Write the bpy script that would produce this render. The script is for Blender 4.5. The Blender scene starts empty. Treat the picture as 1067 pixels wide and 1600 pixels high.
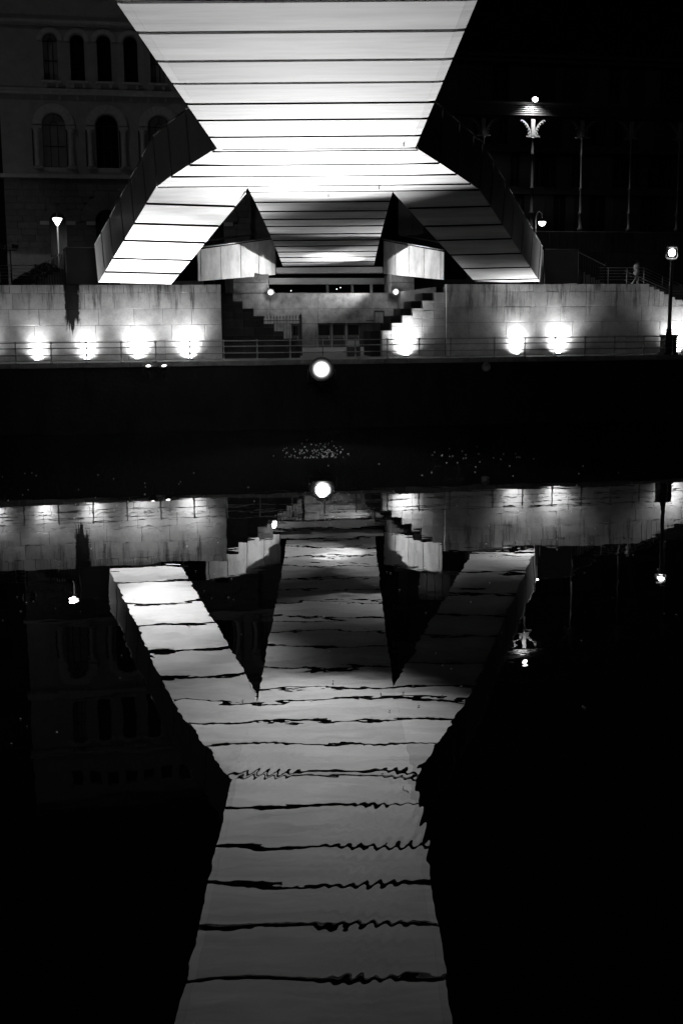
import bpy, bmesh, math, random
from mathutils import Vector, Matrix
random.seed(7)
scene = bpy.context.scene
col = scene.collection

# ------------------------------------------------------------------ camera, sky, fill light, exposure
cam_d = bpy.data.cameras.new("camera"); cam = bpy.data.objects.new("camera", cam_d); col.objects.link(cam)
cam_d.sensor_fit = 'VERTICAL'; cam_d.sensor_height = 24.0; cam_d.lens = 1819.66 / 1600 * 24.0
cam_d.clip_start = 0.1; cam_d.clip_end = 1500
cam.matrix_world = Matrix.Translation((0, 0, 5.9)) @ Matrix.Rotation(math.pi/2 - 0.1583547, 4, 'X') @ Matrix.Rotation(-0.0081976, 4, 'Z')
scene.camera = cam

world = bpy.data.worlds.new("World"); scene.world = world; world.use_nodes = True
wn = world.node_tree; wn.nodes.clear()
w_sky = wn.nodes.new('ShaderNodeTexSky'); w_sky.sky_type = 'NISHITA'; w_sky.sun_disc = False
SKY_EL, SKY_ROT = math.radians(38), math.radians(205)
w_sky.sun_elevation = SKY_EL; w_sky.sun_rotation = SKY_ROT
w_bw = wn.nodes.new('ShaderNodeRGBToBW'); w_bg = wn.nodes.new('ShaderNodeBackground'); w_out = wn.nodes.new('ShaderNodeOutputWorld')
w_bg.inputs['Strength'].default_value = 0.00003
wn.links.new(w_sky.outputs[0], w_bw.inputs[0]); wn.links.new(w_bw.outputs[0], w_bg.inputs[0]); wn.links.new(w_bg.outputs[0], w_out.inputs[0])

fill_sun_d = bpy.data.lights.new("fill_sun", 'SUN'); fill_sun_d.energy = 0.058; fill_sun_d.angle = math.radians(6)
fill_sun = bpy.data.objects.new("fill_sun", fill_sun_d); col.objects.link(fill_sun)
# added dim fill for the building fronts, from behind the camera, slightly left
fill_sun.rotation_euler = Vector((0.6, 0.75, -0.85)).to_track_quat('-Z', 'Y').to_euler()

scene.view_settings.view_transform = 'Standard'
try: scene.view_settings.look = 'None'
except Exception: pass
scene.view_settings.exposure = 0.0; scene.view_settings.gamma = 1.0
scene.view_settings.use_curve_mapping = False
cy = scene.cycles
cy.use_denoising = True
cy.max_bounces = 6; cy.diffuse_bounces = 2; cy.glossy_bounces = 4; cy.transmission_bounces = 3
cy.caustics_reflective = False; cy.caustics_refractive = False
cy.sample_clamp_indirect = 8.0

# lamp strengths (W for spots/points, emission strength for lenses)
POW = dict(main=104000, pair=5200, wash=270, washbeam=1700, under=60, wing=6800, street_l=200, street_r=90, goose=60, canopy=3200)

# ------------------------------------------------------------------ frame along the far bank
TH = math.atan(0.1851); CT, ST = math.cos(TH), math.sin(TH)
def W(u, v, z=0.0):            # u along the bank, v behind the wall face
    return Vector((u*CT - v*ST, 72.1 + u*ST + v*CT, z))

# ------------------------------------------------------------------ mesh helpers
class MB:
    def __init__(s): s.v = []; s.f = []; s.sm = []
    def add(s, vs, fs, smooth=False):
        b = len(s.v); s.v += [tuple(p) for p in vs]; s.f += [tuple(i+b for i in f) for f in fs]; s.sm += [smooth]*len(fs); return s
    def box(s, x0, x1, y0, y1, z0, z1):
        v = [(x,y,z) for z in (z0,z1) for y in (y0,y1) for x in (x0,x1)]
        return s.add(v, [(0,2,3,1),(4,5,7,6),(0,1,5,4),(2,6,7,3),(0,4,6,2),(1,3,7,5)])
    def chbox(s, x0, x1, y0, y1, z0, z1, c=0.015):   # front (y0) edges chamfered
        v = [(x0,y0+c,z0),(x1,y0+c,z0),(x1,y0+c,z1),(x0,y0+c,z1),(x0+c,y0,z0+c),(x1-c,y0,z0+c),(x1-c,y0,z1-c),(x0+c,y0,z1-c),
             (x0,y1,z0),(x1,y1,z0),(x1,y1,z1),(x0,y1,z1)]
        return s.add(v, [(4,5,6,7),(0,1,5,4),(1,2,6,5),(2,3,7,6),(3,0,4,7),(1,0,8,9),(2,1,9,10),(3,2,10,11),(0,3,11,8),(8,11,10,9)])
    def hexa(s, b, t):          # two quads (lists of four points), joined
        return s.add(list(b)+list(t), [(3,2,1,0),(4,5,6,7),(0,1,5,4),(1,2,6,5),(2,3,7,6),(3,0,4,7)])
    def slab(s, quad, n, th):   # polygon thickened by vector n*th
        n = Vector(n); k = len(quad); q = [Vector(p) for p in quad]
        vs = q + [p + n*th for p in q]
        fs = [tuple(range(k))[::-1], tuple(range(k, 2*k))] + [(i,(i+1)%k,(i+1)%k+k,i+k) for i in range(k)]
        return s.add(vs, fs)
    def tube(s, pts, r, n=8, caps=True, smooth=True):
        pts = [Vector(p) for p in pts]; rs = r if isinstance(r,(list,tuple)) else [r]*len(pts)
        vs = []; fs = []
        for i,p in enumerate(pts):
            d = (pts[min(i+1,len(pts)-1)] - pts[max(i-1,0)]).normalized()
            a = d.cross(Vector((0,0,1)))
            if a.length < 1e-3: a = Vector((1,0,0))
            a.normalize(); b = d.cross(a).normalized()
            for k in range(n):
                t = 2*math.pi*k/n; vs.append(p + a*math.cos(t)*rs[i] + b*math.sin(t)*rs[i])
        for i in range(len(pts)-1):
            for k in range(n):
                fs.append((i*n+k, i*n+(k+1)%n, (i+1)*n+(k+1)%n, (i+1)*n+k))
        if caps: fs += [tuple(range(n))[::-1], tuple((len(pts)-1)*n+k for k in range(n))]
        return s.add(vs, fs, smooth)
    def lathe(s, prof, n=14, c=(0,0,0), smooth=True):
        vs = []; fs = []
        for (r,z) in prof:
            for k in range(n):
                t = 2*math.pi*k/n; vs.append((c[0]+r*math.cos(t), c[1]+r*math.sin(t), c[2]+z))
        for i in range(len(prof)-1):
            for k in range(n): fs.append((i*n+k, i*n+(k+1)%n, (i+1)*n+(k+1)%n, (i+1)*n+k))
        fs += [tuple(range(n))[::-1], tuple((len(prof)-1)*n+k for k in range(n))]
        return s.add(vs, fs, smooth)
    def build(s, name, mat, parent=None, label=None):
        me = bpy.data.meshes.new(name); me.from_pydata(s.v, [], s.f)
        me.polygons.foreach_set('use_smooth', s.sm)
        bm = bmesh.new(); bm.from_mesh(me); bmesh.ops.recalc_face_normals(bm, faces=bm.faces); bm.to_mesh(me); bm.free()
        if mat: me.materials.append(mat)
        o = bpy.data.objects.new(name, me); col.objects.link(o)
        if parent: o.parent = parent
        if label: o['label'] = label
        return o

def thing(name, label, cat, loc=(0,0,0), rz=0.0, group=None):
    o = bpy.data.objects.new(name, None); col.objects.link(o); o.empty_display_size = 0.3
    o.location = loc; o.rotation_euler = (0,0,rz); o['label'] = label; o['category'] = cat
    if group: o['group'] = group
    return o
def tag(o, label, cat, group=None):
    o['label'] = label; o['category'] = cat
    if group: o['group'] = group
    return o
def kind(o, k): o['kind'] = k; return o
def copy_tree(o, parent=None):
    c = o.copy(); col.objects.link(c)
    if parent: c.parent = parent
    for ch in list(o.children): copy_tree(ch, c)
    return c
def spot(name, loc, to, power, size, blend=0.6, r=0.1, parent=None):
    d = bpy.data.lights.new(name, 'SPOT'); d.energy = power; d.spot_size = math.radians(size); d.spot_blend = blend; d.shadow_soft_size = r
    o = bpy.data.objects.new(name, d); col.objects.link(o); o.location = loc
    o.rotation_euler = (Vector(to)-Vector(loc)).to_track_quat('-Z','Y').to_euler()
    if parent: o.parent = parent
    return o
def point(name, loc, power, r=0.1, parent=None):
    d = bpy.data.lights.new(name, 'POINT'); d.energy = power; d.shadow_soft_size = r
    o = bpy.data.objects.new(name, d); col.objects.link(o); o.location = loc
    if parent: o.parent = parent
    return o

# ------------------------------------------------------------------ materials
def mat(name, c=0.4, rough=0.6, metal=0.0, var=0.15, scale=1.5, bump=0.0, bscale=20, emit=None, obj_var=0.0, spec=0.5, stretch=(1,1,1)):
    m = bpy.data.materials.new(name); m.use_nodes = True; nt = m.node_tree; b = nt.nodes['Principled BSDF']
    b.inputs['Roughness'].default_value = rough; b.inputs['Metallic'].default_value = metal
    b.inputs['Specular IOR Level'].default_value = spec
    if emit is not None:
        b.inputs['Base Color'].default_value = (0.8,0.8,0.8,1)
        b.inputs['Emission Color'].default_value = (1,1,1,1); b.inputs['Emission Strength'].default_value = emit
        return m
    geo = nt.nodes.new('ShaderNodeNewGeometry')
    mp = nt.nodes.new('ShaderNodeMapping'); mp.inputs['Scale'].default_value = stretch
    nt.links.new(geo.outputs['Position'], mp.inputs[0])
    nz = nt.nodes.new('ShaderNodeTexNoise'); nz.inputs['Scale'].default_value = scale; nz.inputs['Detail'].default_value = 6; nz.inputs['Roughness'].default_value = 0.65
    nt.links.new(mp.outputs[0], nz.inputs['Vector'])
    mr = nt.nodes.new('ShaderNodeMapRange'); mr.inputs['From Min'].default_value = 0.3; mr.inputs['From Max'].default_value = 0.7
    mr.inputs['To Min'].default_value = c*(1-var); mr.inputs['To Max'].default_value = c*(1+var)
    nt.links.new(nz.outputs[0], mr.inputs['Value'])
    out = mr.outputs[0]
    if obj_var:
        oi = nt.nodes.new('ShaderNodeObjectInfo'); m2 = nt.nodes.new('ShaderNodeMapRange')
        m2.inputs['To Min'].default_value = 1-obj_var; m2.inputs['To Max'].default_value = 1+obj_var
        nt.links.new(oi.outputs['Random'], m2.inputs['Value'])
        mu = nt.nodes.new('ShaderNodeMath'); mu.operation = 'MULTIPLY'
        nt.links.new(out, mu.inputs[0]); nt.links.new(m2.outputs[0], mu.inputs[1]); out = mu.outputs[0]
    nt.links.new(out, b.inputs['Base Color'])
    if bump:
        n2 = nt.nodes.new('ShaderNodeTexNoise'); n2.inputs['Scale'].default_value = bscale; n2.inputs['Detail'].default_value = 4
        nt.links.new(geo.outputs['Position'], n2.inputs['Vector'])
        bp = nt.nodes.new('ShaderNodeBump'); bp.inputs['Strength'].default_value = 1.0; bp.inputs['Distance'].default_value = bump
        nt.links.new(n2.outputs[0], bp.inputs['Height']); nt.links.new(bp.outputs[0], b.inputs['Normal'])
    m['out'] = 1
    return m

def mathn(nt, op, a, b=None, c=None, clamp=False):
    n = nt.nodes.new('ShaderNodeMath'); n.operation = op; n.use_clamp = clamp
    for i, x in enumerate((a,b,c)):
        if x is None: continue
        if isinstance(x, (int,float)): n.inputs[i].default_value = x
        else: nt.links.new(x, n.inputs[i])
    return n.outputs[0]

def stone_mat(name, base, obj_var=0.1, drain=False, streak=1.0):
    """limestone facing: cloudy tone, per-stone tone, rain streaks running down from the joints, black drain stain"""
    m = bpy.data.materials.new(name); m.use_nodes = True; nt = m.node_tree; b = nt.nodes['Principled BSDF']
    b.inputs['Roughness'].default_value = 0.9; b.inputs['Specular IOR Level'].default_value = 0.12
    geo = nt.nodes.new('ShaderNodeNewGeometry'); sx = nt.nodes.new('ShaderNodeSeparateXYZ'); nt.links.new(geo.outputs['Position'], sx.inputs[0])
    X, Y, Z = sx.outputs
    def noise(scale, stretch=(1,1,1), det=5, rough=0.6):
        mp = nt.nodes.new('ShaderNodeMapping'); mp.inputs['Scale'].default_value = stretch; nt.links.new(geo.outputs['Position'], mp.inputs[0])
        n = nt.nodes.new('ShaderNodeTexNoise'); n.inputs['Scale'].default_value = scale; n.inputs['Detail'].default_value = det; n.inputs['Roughness'].default_value = rough
        nt.links.new(mp.outputs[0], n.inputs['Vector']); return n.outputs[0]
    def rng(x, a, b_, c, d, smooth=False):
        r = nt.nodes.new('ShaderNodeMapRange'); r.clamp = True
        if smooth: r.interpolation_type = 'SMOOTHSTEP'
        r.inputs['From Min'].default_value=a; r.inputs['From Max'].default_value=b_; r.inputs['To Min'].default_value=c; r.inputs['To Max'].default_value=d
        nt.links.new(x, r.inputs['Value']); return r.outputs[0]
    cloudy = rng(noise(0.8, rough=0.7), 0.3, 0.7, 0.68, 1.2)
    fine = rng(noise(14, det=8, rough=0.75), 0.3, 0.7, 0.86, 1.12)
    oi = nt.nodes.new('ShaderNodeObjectInfo'); per = rng(oi.outputs['Random'], 0, 1, 1-obj_var, 1+obj_var)
    st = rng(noise(3.2, (1,1,0.10), 5, 0.75), 0.47, 0.66, 0.0, 1.0)                    # vertical streaks
    sz = rng(noise(1.3, (1,1,0.0)), 0.35, 0.65, 5.6, 8.2)                              # how far down a streak runs
    top = rng(mathn(nt,'SUBTRACT', Z, sz), 0.0, 0.9, 0.0, 1.0, True)
    streaks = mathn(nt,'MULTIPLY', mathn(nt,'MULTIPLY', st, top), 0.75*streak)
    v = mathn(nt,'MULTIPLY', mathn(nt,'MULTIPLY', cloudy, fine), per)
    v = mathn(nt,'MULTIPLY', v, mathn(nt,'SUBTRACT', 1.0, streaks))
    if drain:
        wob = mathn(nt,'MULTIPLY', mathn(nt,'SUBTRACT', noise(1.4), 0.5), 0.5)
        dx = mathn(nt,'ABSOLUTE', mathn(nt,'ADD', mathn(nt,'ADD', X, 15.66), wob))
        edge = rng(noise(3.0,(1,1,0.1)), 0.3, 0.7, 0.30, 0.58)
        m1 = rng(mathn(nt,'SUBTRACT', edge, dx), -0.05, 0.06, 0.0, 1.0, True)
        low = rng(noise(5.5,(1,1,0.05)), 0.3, 0.7, 4.9, 6.3)
        m2 = rng(mathn(nt,'SUBTRACT', Z, low), 0.0, 0.35, 0.0, 1.0, True)
        v = mathn(nt,'MULTIPLY', v, mathn(nt,'SUBTRACT', 1.0, mathn(nt,'MULTIPLY', mathn(nt,'MULTIPLY', m1, m2), 0.97)))
    v = mathn(nt,'MULTIPLY', v, base)
    nt.links.new(v, b.inputs['Base Color'])
    bp = nt.nodes.new('ShaderNodeBump'); bp.inputs['Distance'].default_value = 0.012
    nt.links.new(noise(9, det=8, rough=0.7), bp.inputs['Height']); nt.links.new(bp.outputs[0], b.inputs['Normal'])
    return m

def lens(name, s, R_):
    # lamp glass, its glare halo put into the emission, fading to the rim
    m = bpy.data.materials.new(name); m.use_nodes = True; nt = m.node_tree; b = nt.nodes['Principled BSDF']
    b.inputs['Base Color'].default_value = (0.05,0.05,0.05,1); b.inputs['Roughness'].default_value = 0.2
    tc = nt.nodes.new('ShaderNodeTexCoord'); ln = nt.nodes.new('ShaderNodeVectorMath'); ln.operation = 'LENGTH'
    nt.links.new(tc.outputs['Object'], ln.inputs[0])
    r = mathn(nt, 'DIVIDE', ln.outputs['Value'], R_)
    e = mathn(nt, 'POWER', 2.718, mathn(nt, 'MULTIPLY', mathn(nt, 'MULTIPLY', r, r), -9.0))
    nt.links.new(mathn(nt, 'MULTIPLY', e, s), b.inputs['Emission Strength']); b.inputs['Emission Color'].default_value = (1,1,1,1)
    return m
M = {}
M['panel'] = mat('brushed_cladding', 0.62, 0.8, spec=0.12, metal=0.0, var=0.26, scale=0.8, obj_var=0.13, stretch=(0.25,1.3,1), bump=0.0006, bscale=3)
M['side'] = mat('side_cladding', 0.56, 0.38, 0.0, 0.10, 0.7, obj_var=0.08)
M['landing'] = mat('shaded_side_cladding', 0.15, 0.5, 0.0, 0.15, 0.9, spec=0.2)  # side cladding again, its colour darkened for the weaker light there
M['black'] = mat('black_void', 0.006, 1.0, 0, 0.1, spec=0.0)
M['darkmetal'] = mat('dark_metal', 0.05, 0.45, 0.3, 0.2, 4)
M['steel'] = mat('stainless_steel', 0.5, 0.5, 0.9, 0.1, 4)
M['iron'] = mat('painted_iron', 0.035, 0.5, 0.1, 0.2, 5)
M['railpaint'] = mat('grey_rail_paint', 0.22, 0.5, 0.2, 0.2, 6)
M['stone'] = stone_mat('limestone_facing', 0.45, 0.10, drain=True)
M['shaded_stair'] = stone_mat('shaded_stair_stone', 0.035, 0.2, streak=0.5)  # stair stone with the shade put into its colour
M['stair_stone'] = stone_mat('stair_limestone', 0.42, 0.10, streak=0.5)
M['darkstone'] = stone_mat('dark_stone', 0.05, 0.2, streak=0.6)  # one dark stone tone for the terrace and wall cores
M['quay'] = mat('quay_paving', 0.14, 0.85, 0, 0.3, 2.0, spec=0.15, bump=0.006, bscale=14)
M['quaywall'] = mat('wet_quay_wall', 0.011, 0.8, 0, 0.5, 0.8, spec=0.1, bump=0.02, bscale=5, stretch=(1,1,0.4))
M['plaza'] = mat('plaza_paving', 0.10, 0.9, 0, 0.3, 1.0, bump=0.004)
M['concrete'] = mat('board_marked_concrete', 0.17, 0.85, 0, 0.5, 1.6, bump=0.012, bscale=10)
M['palebeam'] = mat('pale_painted_beam', 0.55, 0.7, 0, 0.06, 1.2)
M['facade'] = mat('facade_limestone', 0.45, 0.9, 0, 0.16, 1.3, bump=0.015, bscale=8, obj_var=0.06)
M['facadetrim'] = mat('facade_trim', 0.62, 0.85, 0, 0.15, 2.5, bump=0.01, bscale=12)
M['rust'] = mat('ground_floor_stone', 0.20, 0.9, 0, 0.2, 2.0, bump=0.02, bscale=7, obj_var=0.15)
M['panedark'] = mat('unlit_glass', 0.012, 0.25, 0, 0.1)
M['panepale'] = mat('curtained_glass', 0.30, 0.5, 0, 0.15, 1)
M['winframe'] = mat('window_frame_paint', 0.03, 0.6)
M['clad'] = mat('dark_cladding', 0.028, 0.6, 0, 0.2, 1, obj_var=0.65)
M['canopy'] = mat('canopy_paint', 0.03, 0.5, 0, 0.15, 3)
M['castiron'] = mat('cast_iron_paint', 0.05, 0.45, 0.1, 0.15, 3)
M['capital'] = mat('lamplit_cast_iron', 0.12, 0.5, 0, 0.1, 3)  # cast iron with the lamp's light put into a paler colour
M['hedge'] = mat('dark_leaves', 0.05, 0.7, 0, 0.4, 3)
M['door'] = mat('door_paint', 0.12, 0.5, 0, 0.2, 2)
M['lens_main'] = lens('flood_lens', 70, 0.62)
M['lens_pair'] = lens('pair_lens', 30, 0.22)
M['lens_wash'] = mat('washer_lens', emit=14)
M['lens_street'] = mat('street_lamp_glass', emit=9)
M['lens_under'] = lens('underpass_lamp_lens', 45, 0.26)
M['lens_canopy'] = lens('canopy_lamp_lens', 60, 0.6)
M['bulb'] = mat('small_bulb', emit=4)
M['foam'] = mat('foam_and_glints', 0.8, 0.6)  # also colours the flecks that stand in for lamp glints
M['skin'] = mat('skin', 0.30, 0.6)
M['shirt'] = mat('pale_shirt', 0.55, 0.8)
M['trousers'] = mat('mid_grey_trousers', 0.4, 0.8)
M['hair'] = mat('dark_hair', 0.02, 0.6)
M['sign'] = mat('pale_sign', 0.5, 0.5)

# water: almost still, long slow undulation with a few patches of small ripples
wm = bpy.data.materials.new('river_water'); wm.use_nodes = True; nt = wm.node_tree; b = nt.nodes['Principled BSDF']
b.inputs['Base Color'].default_value = (0.004,0.004,0.004,1); b.inputs['Roughness'].default_value = 0.0; b.inputs['IOR'].default_value = 1.5
geo = nt.nodes.new('ShaderNodeNewGeometry')
def wnoise(scale, stretch, det=2, dist=0.0, off=(0,0,0)):
    mp = nt.nodes.new('ShaderNodeMapping'); mp.inputs['Scale'].default_value = stretch; mp.inputs['Location'].default_value = off
    nt.links.new(geo.outputs['Position'], mp.inputs[0])
    n = nt.nodes.new('ShaderNodeTexNoise'); n.inputs['Scale'].default_value = scale; n.inputs['Detail'].default_value = det; n.inputs['Distortion'].default_value = dist
    nt.links.new(mp.outputs[0], n.inputs['Vector']); return n.outputs[0]
big = mathn(nt,'MULTIPLY', wnoise(0.42, (1,1.0,1), 1), 1.6)
mid = mathn(nt,'MULTIPLY', wnoise(1.5, (1,1.1,1), 1, 0.2), 0.32)
fine = mathn(nt,'MULTIPLY', wnoise(6.0, (1,1,1), 1), 0.032)
# ripple patches: short waves running across, only where the mask is high
wv = nt.nodes.new('ShaderNodeTexWave'); wv.wave_type = 'BANDS'; wv.bands_direction = 'X'; wv.inputs['Scale'].default_value = 2.6; wv.inputs['Distortion'].default_value = 1.6; wv.inputs['Detail'].default_value = 1; wv.inputs['Detail Scale'].default_value = 0.6
mpw = nt.nodes.new('ShaderNodeMapping'); mpw.inputs['Rotation'].default_value = (0,0,0.55); mpw.inputs['Scale'].default_value = (1,0.45,1)
nt.links.new(geo.outputs['Position'], mpw.inputs[0]); nt.links.new(mpw.outputs[0], wv.inputs['Vector'])
sxw = nt.nodes.new('ShaderNodeSeparateXYZ'); nt.links.new(geo.outputs['Position'], sxw.inputs[0])
def bell(v, c, w): return mathn(nt,'POWER', 2.718, mathn(nt,'MULTIPLY', mathn(nt,'POWER', mathn(nt,'ABSOLUTE', mathn(nt,'DIVIDE', mathn(nt,'SUBTRACT', v, c), w)), 2.0), -1.0))
eddy = mathn(nt,'ADD', mathn(nt,'MULTIPLY', bell(sxw.outputs[0], 0.75, 0.75), bell(sxw.outputs[1], 11.0, 3.6)), mathn(nt,'MULTIPLY', bell(sxw.outputs[0], -1.1, 0.6), bell(sxw.outputs[1], 14.6, 0.9)))
msk = nt.nodes.new('ShaderNodeMapRange'); msk.interpolation_type = 'SMOOTHSTEP'; msk.inputs['From Min'].default_value = 0.42; msk.inputs['From Max'].default_value = 0.58
nt.links.new(wnoise(0.55, (1.0,0.5,1), 1, off=(3.1,1.7,0)), msk.inputs['Value'])
rip = mathn(nt,'MULTIPLY', mathn(nt,'MULTIPLY', wv.outputs[1], mathn(nt,'MULTIPLY', msk.outputs[0], eddy)), 0.11)
hgt = mathn(nt,'ADD', mathn(nt,'ADD', big, mid), mathn(nt,'ADD', fine, rip))
bp = nt.nodes.new('ShaderNodeBump'); bp.inputs['Strength'].default_value = 1.0; bp.inputs['Distance'].default_value = 0.0034
nt.links.new(hgt, bp.inputs['Height']); nt.links.new(bp.outputs[0], b.inputs['Normal'])
M['water'] = wm

# ------------------------------------------------------------------ setting: water, quay, plaza
o = kind(MB().add([(-400,-250,0),(400,-250,0),(400,170,0),(-400,170,0)], [(0,1,2,3)]).build('river_water', M['water']), 'structure')
o['label'] = 'dark still river mirroring the lit footbridge'

def wbox(u0,u1,v0,v1,z0,z1, name, m, parent=None):
    """box aligned with the bank"""
    pts = []
    q = [W(u0,v0,z0),W(u1,v0,z0),W(u1,v1,z0),W(u0,v1,z0)]
    t = [p+Vector((0,0,z1-z0)) for p in q]
    return MB().hexa(q,t).build(name, m, parent)

QV = -3.77
kind(wbox(-90, 110, QV+0.40, -0.02, 2.5, 3.99, 'quay_floor', M['quay']), 'structure')
kind(wbox(-90, 110, 15.2, 130, 2.0, 8.34, 'plaza_ground', M['plaza']), 'structure')
kind(wbox(-90, -9.2, 0.62, 15.18, 2.0, 8.32, 'plaza_ground', M['plaza']), 'structure')
kind(wbox(7.2, 110, 0.62, 15.18, 2.0, 8.32, 'plaza_ground', M['plaza']), 'structure')
# underpass floor: rises gently from the quay to the back wall
q = [W(-9.18,-0.01,2.4),W(7.18,-0.01,2.4),W(7.18,15.19,2.4),W(-9.18,15.19,2.4)]
t = [W(-9.18,-0.01,3.99),W(7.18,-0.01,3.99),W(7.18,15.19,4.42),W(-9.18,15.19,4.42)]
kind(MB().hexa(q,t).build('underpass_floor', M['quay']), 'structure')

# quay wall down to the water with a coping of stones
qw = thing('quay_wall', 'dark wet quay wall rising from the river under a pale stone coping', 'wall', W(0,QV,0), TH)
MB().box(-90,110,0.06,0.38,-3,3.70).build('wall_face', M['quaywall'], qw)
u = -34.0; meshc = None
while u < 40:
    L = random.uniform(1.0,1.5); MB().chbox(u+0.006,u+L-0.006,0.0,0.38,3.704,3.99,0.02).build('coping_stone', M['quay'], qw); u += L
MB().box(-90,-34.02,0.0,0.38,3.704,3.99).build('coping', M['quay'], qw)
MB().box(u+0.02,110,0.0,0.38,3.704,3.99).build('coping', M['quay'], qw)

# ------------------------------------------------------------------ retaining walls of large limestone blocks
ROWS = [(7.93,8.40,0.9),(7.01,7.92,1.7),(6.06,7.00,1.7),(5.15,6.05,2.0),(4.0,5.14,2.2)]
def retaining(u0, u1, label, uend=None, steps=None):
    t = thing('retaining_wall', label, 'wall', W(0,0,0), TH)
    for ri,(z0,z1,Lm) in enumerate(ROWS):
        u = u0
        while u < u1-0.05:
            L = random.choice((0.75,1.0,1.2,1.0))*Lm
            e = min(u+L, u1)
            if u1-e < 0.5: e = u1
            zz1 = z1
            if steps:
                # top steps down along the stair
                lim = min([zs for (us,zs) in steps if u >= us-0.01] + [99])
                nxt = [us for (us,zs) in steps if u+0.02 < us < e]
                if ri <= 1 and nxt: e = nxt[0]
                if z0 >= lim-0.02: u = e; continue
                zz1 = min(z1, lim)
            dz = random.uniform(-0.006,0.006)
            MB().chbox(u+0.009, e-0.009, dz*0.3+random.uniform(0,0.004), 0.5, z0, zz1, 0.014).build('stone', M['stone'], t)
            u = e
    MB().box(u0,u1,0.12,0.60,3.5,(8.30 if not steps else 7.0)).build('wall_core', M['darkstone'], t)
    return t
retaining(-36, -7.20, 'long floodlit limestone block wall with black drain stain, under the brighter bridge arm')
RSTEP = [(20.10,8.22),(20.45,8.06),(20.80,7.92),(21.13,7.74),(21.50,7.57),(21.9,7.40),(22.4,7.31)]
retaining(6.70, 40, 'floodlit limestone block wall topped by a descending stair and steel handrails', steps=RSTEP)

# stone stairs beside the underpass: stepped stringers of blocks (front), and the flight behind
def stair(name, label, prof, v0, v1, m, flip):
    """prof: list of (u0,u1,top)"""
    t = thing(name, label, 'staircase', W(0,0,0), TH)
    for (a,b,top) in prof:
        z = 3.98
        hs = []
        while z < top-0.01:
            nz = min(z+0.468, top)
            if top-nz < 0.15: nz = top
            hs.append((z,nz)); z = nz
        for k,(za,zb) in enumerate(hs):
            MB().chbox(a+0.004,b-0.004,v0+random.uniform(0,0.01),v0+0.45,za+0.003,zb-0.001,0.012).build('stone', m, t)
        sh = 0.62 if flip else -0.62
        MB().box(a+sh,b+sh,v0+0.46,v1,3.98,top-0.02).build('step', M['shaded_stair'], t)
    return t
LP = [(-7.18,-6.44,7.91),(-6.44,-5.87,7.43),(-5.87,-5.22,6.99),(-5.22,-4.61,6.54),(-4.61,-3.99,6.07),(-3.99,-3.41,5.62),(-3.41,-2.70,5.17),(-2.70,-2.39,4.72)]
stair('stone_staircase', 'dark unlit stone staircase stepping down toward the underpass beside the iron spiked fence', LP, 0.45, 2.6, M['shaded_stair'], False)
RP = [(2.64,3.25,5.60),(3.25,3.93,6.06),(3.93,4.58,6.51),(4.58,5.23,6.95),(5.23,5.96,7.41),(5.96,6.68,7.90)]
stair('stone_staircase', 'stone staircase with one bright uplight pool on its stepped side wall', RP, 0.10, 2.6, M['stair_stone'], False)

# underpass side walls
sw = thing('underpass_side_wall', 'dark side wall of the underpass behind the unlit staircase', 'wall', W(0,0,0), TH)
for k in range(4):
    z0 = 3.98+k*1.09
    for j in range(5):
        MB().box(-9.18,-8.6,2.62+j*2.5,2.62+j*2.5+2.48,z0,z0+1.075).build('stone', M['shaded_stair'], sw)
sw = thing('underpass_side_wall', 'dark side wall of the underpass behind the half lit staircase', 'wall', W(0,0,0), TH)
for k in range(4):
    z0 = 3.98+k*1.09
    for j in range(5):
        MB().box(6.75,7.18,2.62+j*2.5,2.62+j*2.5+2.48,z0,z0+1.075).build('stone', M['shaded_stair'], sw)

# back wall of the underpass, parallel to the picture's wall direction, at about y = 86
BV = 13.3   # v of the back wall face
bw = thing('underpass_back_wall', 'patchy concrete wall with grey doors at the back of the underpass', 'wall', W(0,0,0), TH)
UX = lambda x: x/CT + 2.3   # world x on the back wall -> u (v=13.3 shifts u)
def ub(x):                   # exact: find u so that W(u,BV).x == x
    return (x + BV*ST)/CT
for (za,zb) in ((6.10,7.12),(7.14,8.24)):
    us = [ub(-9.3),ub(-5.0),ub(-1.6),ub(2.3),ub(6.4)]
    for a,b in zip(us[:-1],us[1:]):
        MB().chbox(a+0.008,b-0.008,BV,BV+0.4,za,zb,0.012).build('concrete_panel', M['concrete'], bw)
MB().chbox(ub(-9.3),ub(-3.55),BV,BV+0.4,4.2,6.08,0.012).build('concrete_panel', M['concrete'], bw)
MB().chbox(ub(-2.85),ub(-1.65),BV-0.03,BV+0.4,4.2,6.08,0.012).build('concrete_panel', M['concrete'], bw)
MB().box(ub(-9.3),ub(6.4),BV+0.41,BV+0.6,4.2,8.22).build('wall_core', M['black'], bw)
def door(a,b,glaz=True):
    d = MB().box(a,b,BV+0.22,BV+0.27,4.36,6.04).build('door', M['door'], bw)
    MB().box(a+0.1,b-0.1,BV+0.20,BV+0.219,5.25,5.95).build('pane', M['panedark'], d)
    MB().box(a+0.1,b-0.1,BV+0.20,BV+0.219,4.46,5.05).build('lower_panel', M['darkmetal'], d)
    MB().box(a-0.035,a,BV+0.16,BV+0.30,4.36,6.07).build('frame', M['palebeam'], d)
    MB().tube([W(0,0,0)*0+Vector((b-0.14,BV+0.17,4.95)),Vector((b-0.14,BV+0.17,5.2))],0.018,6).build('handle', M['steel'], d)
door(ub(-3.50),ub(-2.90)); 
for a,b in ((-1.6,-0.62),(-0.55,0.45),(0.52,1.5)): door(ub(a),ub(b))
MB().box(ub(1.56),ub(6.4),BV+0.15,BV+0.30,4.3,6.07).build('shutter', M['darkmetal'], bw)

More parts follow.
